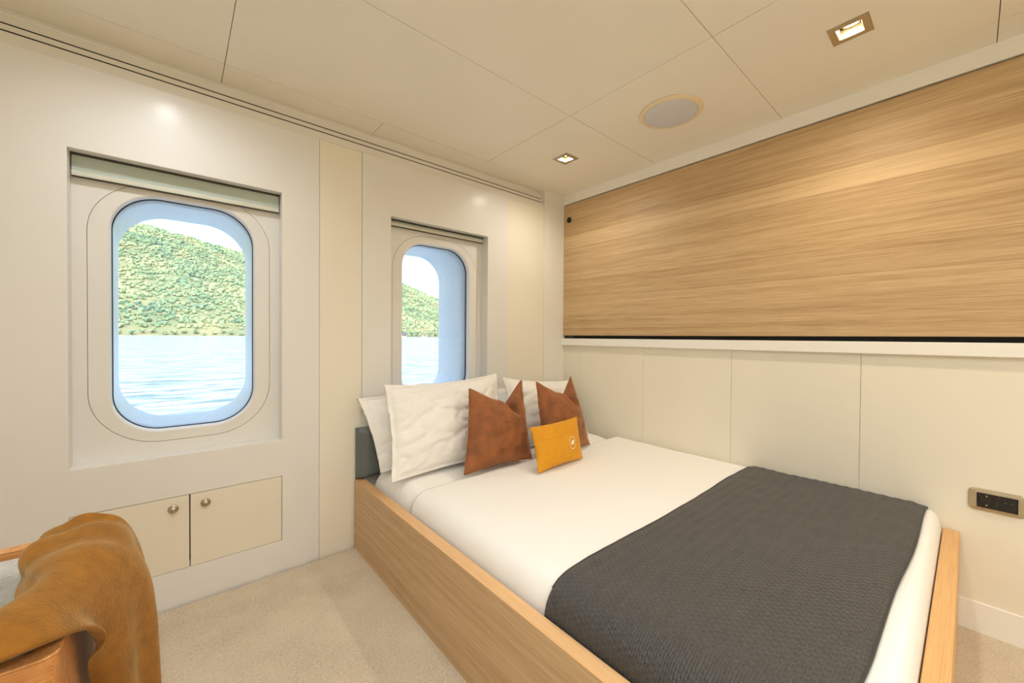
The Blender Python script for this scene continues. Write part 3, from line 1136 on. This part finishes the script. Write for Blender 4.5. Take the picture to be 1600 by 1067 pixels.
V, F = uwall(0.0, th, 0.016, 0.27, CT - 0.004)
mk('frame_shell', V, F, 'chairwoodx', ch, bevel=0.003)
V, F = uwall(-0.001, th + 0.001, 0.016, CT - 0.004, CT)
mk('top_edge', V, F, 'chairwood', ch, bevel=0.0015)
V, F = uwall(th + 0.001, th + 0.07, 0.06, 0.28, CT - 0.013, CT - 0.019)
mk('padding', V, F, 'boucle', ch, bevel=0.014, seg=3)
V, F = boxvf(xfr - 0.02, xo - th - 0.075, yn + th + 0.075, yf - th - 0.075, 0.28, 0.42)
mk('seat_cushion', V, F, 'boucle', ch, bevel=0.03, seg=4)
for lx in (xfr + 0.002, xo - 0.048):
    for ly in (yf - 0.046, yn + 0.002):
        V, F = boxvf(lx, lx + 0.044, ly, ly + 0.044, 0.0, 0.27)
        V = [(lx + 0.022 + (p[0] - lx - 0.022) * (0.75 if p[2] < 0.1 else 1), ly + 0.022 + (p[1] - ly - 0.022) * (0.75 if p[2] < 0.1 else 1), p[2]) for p in V]
        mk('leg', V, F, 'chairwood', ch, bevel=0.003)

# mustard blanket draped over the back and the near corner
far = [(-2.450, -0.735, 0.622), (-2.425, -0.740, 0.648), (-2.374, -0.755, 0.658), (-2.326, -0.775, 0.632), (-2.304, -0.785, 0.50), (-2.292, -0.79, 0.30), (-2.286, -0.79, 0.05)]
mid1 = [(-2.460, -0.82, 0.614), (-2.432, -0.82, 0.656), (-2.370, -0.82, 0.664), (-2.310, -0.835, 0.628), (-2.290, -0.85, 0.50), (-2.282, -0.85, 0.30), (-2.280, -0.85, 0.05)]
mid2 = [(-2.446, -0.92, 0.613), (-2.438, -0.92, 0.648), (-2.370, -0.92, 0.672), (-2.306, -0.920, 0.616), (-2.286, -0.91, 0.49), (-2.282, -0.90, 0.30), (-2.280, -0.90, 0.05)]
mid3 = [(-2.440, -1.01, 0.613), (-2.415, -1.025, 0.644), (-2.385, -1.030, 0.664), (-2.325, -0.995, 0.605), (-2.300, -0.965, 0.47), (-2.292, -0.945, 0.28), (-2.290, -0.94, 0.05)]
near = [(-2.500, -1.10, 0.632), (-2.500, -1.130, 0.654), (-2.400, -1.130, 0.660), (-2.345, -1.065, 0.595), (-2.330, -1.00, 0.45), (-2.325, -0.975, 0.27), (-2.325, -0.965, 0.05)]
near2 = [(-2.640, -1.184, 0.628), (-2.510, -1.186, 0.634), (-2.395, -1.184, 0.636), (-2.346, -1.090, 0.585), (-2.346, -1.00, 0.47), (-2.342, -0.965, 0.30), (-2.340, -0.950, 0.05)]
grid = [far, mid1, mid2, mid3, near, near2]


def cr(p0, p1, p2, p3, t):
    return 0.5 * ((2 * p1) + (p2 - p0) * t + (2 * p0 - 5 * p1 + 4 * p2 - p3) * t * t + (3 * p1 - p0 - 3 * p2 + p3) * t ** 3)


def spl(pts, t):
    n = len(pts) - 1
    f = min(t * n, n - 1e-6)
    i = int(f)
    g = lambda k: pts[max(0, min(n, k))]
    return cr(g(i - 1), g(i), g(i + 1), g(i + 2), f - i)


GV = [[Vector(p) for p in c] for c in grid]
NU, NV = 56, 90
top = []
for i in range(NU + 1):
    for j in range(NV + 1):
        u, v = i / NU, j / NV
        row = [spl(c, v) for c in GV]
        top.append(spl(row, u))
w = NV + 1
nor = []
for i in range(NU + 1):
    for j in range(NV + 1):
        a = top[max(i - 1, 0) * w + j]
        b = top[min(i + 1, NU) * w + j]
        c = top[i * w + max(j - 1, 0)]
        d = top[i * w + min(j + 1, NV)]
        nor.append((d - c).cross(b - a).normalized())
sg = 1 if nor[(NU // 2) * w + NV // 3].z > 0 else -1
outv, inv = [], []
for i in range(NU + 1):
    for j in range(NV + 1):
        u, v = i / NU, j / NV
        k = i * w + j
        f = 0.006 * math.sin(u * 13 + 3.2 * v + 1.5 * noise.noise(Vector((u * 2, v * 3, 0)))) * sstep(0.25, 0.6, v)
        f += 0.005 * math.sin(v * 26 - u * 9) * (1 - sstep(0.15, 0.45, v)) + 0.004 * noise.noise(Vector((u * 5, v * 6, 2)))
        f += 0.007 * math.sin(u * 25 + 5 * v) * (1 - sstep(0.35, 0.6, u)) * sstep(0.0, 0.12, v) * (1 - sstep(0.35, 0.5, v))
        f += 0.007 * math.sin(u * 19 + 1.0) * sstep(0.45, 0.65, v)
        e = min(i, NU - i, j + 2, NV - j + 2)
        t_ = 0.012 * (1 if e > 1 else (0.55 + 0.45 * e / 2))
        outv.append(tuple(top[k] + nor[k] * sg * (f + t_ * 0.5)))
        inv.append(tuple(top[k] + nor[k] * sg * (f - t_ * 0.5)))
V = outv + inv
k0 = len(outv)
F = []
for i in range(NU):
    for j in range(NV):
        a = i * w + j
        F.append((a, a + 1, a + w + 1, a + w))
        F.append((k0 + a, k0 + a + 1, k0 + a + w + 1, k0 + a + w))
for i in range(NU):
    for j in (0, NV):
        a = i * w + j
        F.append((a, a + w, k0 + a + w, k0 + a))
for j in range(NV):
    for i in (0, NU):
        a = i * w + j
        F.append((a, a + 1, k0 + a + 1, k0 + a))
bk = mk('mustard_blanket', V, F, 'wool', None, smooth=True, origin=(-2.3, -0.9, 0.05))
setp(bk, 'mustard wool blanket draped over the back of the white armchair', 'blanket')


# ================================================================ OUTSIDE
SEA = -0.75
sea = mk('sea', [(-1500, 0.9, SEA), (2200, 0.9, SEA), (2200, 2600, SEA), (-1500, 2600, SEA)], [(0, 1, 2, 3)], 'sea', None, origin=(0, 0, SEA))
setp(sea, 'pale rippling sea between boat and hillside', 'sea', kind='stuff')
CX, CY = -2.2, -2.0
SH = 690.0


def ridge(az):
    pts = [(-60, 7.5), (-25, 9.5), (-8, 11.3), (-2.4, 11.6), (1.4, 11.0), (6.5, 9.75), (12, 9.2), (18, 8.9), (23.4, 7.9), (25.9, 7.1), (28.3, 5.9), (34, 4.2), (45, 3.0), (70, 2.0)]
    for (a, e), (a2, e2) in zip(pts[:-1], pts[1:]):
        if a <= az <= a2:
            q = (az - a) / (a2 - a)
            return e + (e2 - e) * q
    return 2.0


RR = 1230.0


def hill_h(az, r):
    e = math.tan(math.radians(ridge(az) * 0.985)) * RR
    q = (r - SH) / (RR - SH)
    if q < 0:
        return SEA - 3 + 3 * (1 + max(-1, q * 20))
    s = min(1.0, q)
    g = (0.62 * s + 0.38 * math.sin(s * math.pi / 2)) if q <= 1 else max(0.3, 1 - (q - 1) * 0.5)
    x, y = r * math.sin(math.radians(az)), r * math.cos(math.radians(az))
    nz = 9 * n2(x, y, 0.006, 4) + 4 * n2(x, y, 0.017, 8)
    return SEA + 0.8 + e * g + nz * math.sin(min(1.0, s) * math.pi) * 1.1


V, F = [], []
NA, NR = 150, 56
for i in range(NA + 1):
    az = -58 + 126 * i / NA
    for j in range(NR + 1):
        r = SH - 14 + (1700 - SH) * (j / NR)
        V.append((CX + r * math.sin(math.radians(az)), CY + r * math.cos(math.radians(az)), hill_h(az, r)))
for i in range(NA):
    for j in range(NR):
        a = i * (NR + 1) + j
        F.append((a, a + 1, a + NR + 2, a + NR + 1))
hl = mk('hillside', V, F, 'hill', None, smooth=True, origin=(0, 900, SEA))
setp(hl, 'green wooded hillside across the water', 'hill', kind='structure')

ico = bmesh.new()
bmesh.ops.create_icosphere(ico, subdivisions=1, radius=1.0)
IV = [v.co.copy() for v in ico.verts]
IF = [tuple(v.index for v in f.verts) for f in ico.faces]
ico.free()


def blob(V, F, c, rad, rnd, flat=0.8):
    k = len(V)
    rz = rnd.random() * 6.28
    cs, sn = math.cos(rz), math.sin(rz)
    for p in IV:
        j = 0.72 + 0.5 * rnd.random()
        V.append((c[0] + (p.x * cs - p.y * sn) * rad * j, c[1] + (p.x * sn + p.y * cs) * rad * j, c[2] + p.z * rad * flat * j))
    F += [tuple(k + a for a in f) for f in IF]


rnd = random.Random(5)
V, F = [], []
for _ in range(19000):
    az = rnd.uniform(-14, 38)
    r = math.sqrt(rnd.uniform((SH + 18) ** 2, (RR + 60) ** 2))
    rad = rnd.uniform(1.4, 4.4) * (1.25 if rnd.random() < 0.1 else 1)
    if n2(r * math.sin(math.radians(az)), r * math.cos(math.radians(az)), 0.02, 3) < -0.28:
        rad *= 0.6
    blob(V, F, (CX + r * math.sin(math.radians(az)), CY + r * math.cos(math.radians(az)), hill_h(az, r) + rad * 0.35), rad, rnd)
me = bpy.data.meshes.new('hill_forest')
me.from_pydata([(x, y - 900, z - SEA) for x, y, z in V], [], F)
me.materials.append(M['forest'])
fo = link(bpy.data.objects.new('hill_forest', me))
fo.location = (0, 900, SEA)
setp(fo, 'dense tree canopy covering the hillside', 'forest', kind='stuff')


def polar(az, r):
    return CX + r * math.sin(math.radians(az)), CY + r * math.cos(math.radians(az))


shore = [(-6.2 + 0.86 * k + 0.1 * math.sin(k * 2.3), 690 + 4 * math.sin(k * 1.7), 8.5 + 2.5 * math.sin(k * 3.1)) for k in range(19)]
shore += [(21.0 + 0.75 * k + 0.15 * math.sin(k * 1.9), 690 + 3 * math.sin(k * 2.1), 8 + 2 * math.sin(k * 2.7)) for k in range(3)]
shore += [(26.15, 690, 9), (26.9, 690, 10), (28.7, 690, 9), (29.5, 691, 8), (30.4, 690, 9.5)]
for az, r, hgt in shore:
    x, y = polar(az, r)
    zb = hill_h(az, r) - 0.3
    near_house, near_hut = 22.3 < az < 26.4, 26.4 < az < 29.0
    t = thing('shore_tree', (x, y, zb), 'leafy tree next to the slate roofed house on the far shore' if near_house else
              'leafy tree next to the flat roofed hut on the far shore' if near_hut else
              'leafy tree standing away from any building on the far shoreline', 'tree', 'trees along the far shoreline')
    V, F = lathe([(0.45, 0.0), (0.32, hgt * 0.35), (0.2, hgt * 0.6)], (x, y, zb), 'z', 6)
    mk('trunk', V, F, 'trunk', t)
    V, F = [], []
    for k in range(9):
        a = rnd.uniform(0, 6.28)
        q = rnd.uniform(0.0, 0.30) * hgt
        blob(V, F, (x + q * math.cos(a), y + q * math.sin(a), zb + hgt * rnd.uniform(0.40, 0.82)), hgt * rnd.uniform(0.16, 0.26), rnd)
    mk('crown', V, F, 'forest', t)

# low house with a slate-blue hipped roof on the shore
hx, hy = polar(24.6, 685)
hz = SEA + 0.9
hs = thing('shore_house', (hx, hy, hz), 'low white house with slate blue hipped roof on the far shore', 'house')
box('wall', hx - 10, hx + 10, hy - 4, hy + 4, hz - 1.5, hz + 3.6, 'housewall', hs)
V = [(hx - 13, hy - 6, hz + 3.5), (hx + 13, hy - 6, hz + 3.5), (hx + 13, hy + 6, hz + 3.5), (hx - 13, hy + 6, hz + 3.5), (hx - 8, hy, hz + 7.2), (hx + 8, hy, hz + 7.2)]
mk('roof', V, [(0, 1, 5, 4), (1, 2, 5), (2, 3, 4, 5), (3, 0, 4), (0, 1, 2, 3)], 'roof', hs)
for k in range(5):
    box('window', hx - 8 + k * 3.6, hx - 6.2 + k * 3.6, hy - 4.15, hy - 3.95, hz + 0.3, hz + 2.7, 'pane', hs)
hx, hy = polar(27.8, 688)
h2 = thing('shore_hut', (hx, hy, hz), 'small pale hut with flat roof between the shore trees', 'hut')
box('wall', hx - 4, hx + 4, hy - 3, hy + 3, hz - 1.5, hz + 3.0, 'housewall', h2)
box('roof', hx - 4.8, hx + 4.8, hy - 3.8, hy + 3.8, hz + 3.0, hz + 3.5, 'roof', h2)
box('window', hx - 1.4, hx + 1.4, hy - 3.12, hy - 2.95, hz + 0.4, hz + 2.2, 'pane', h2)
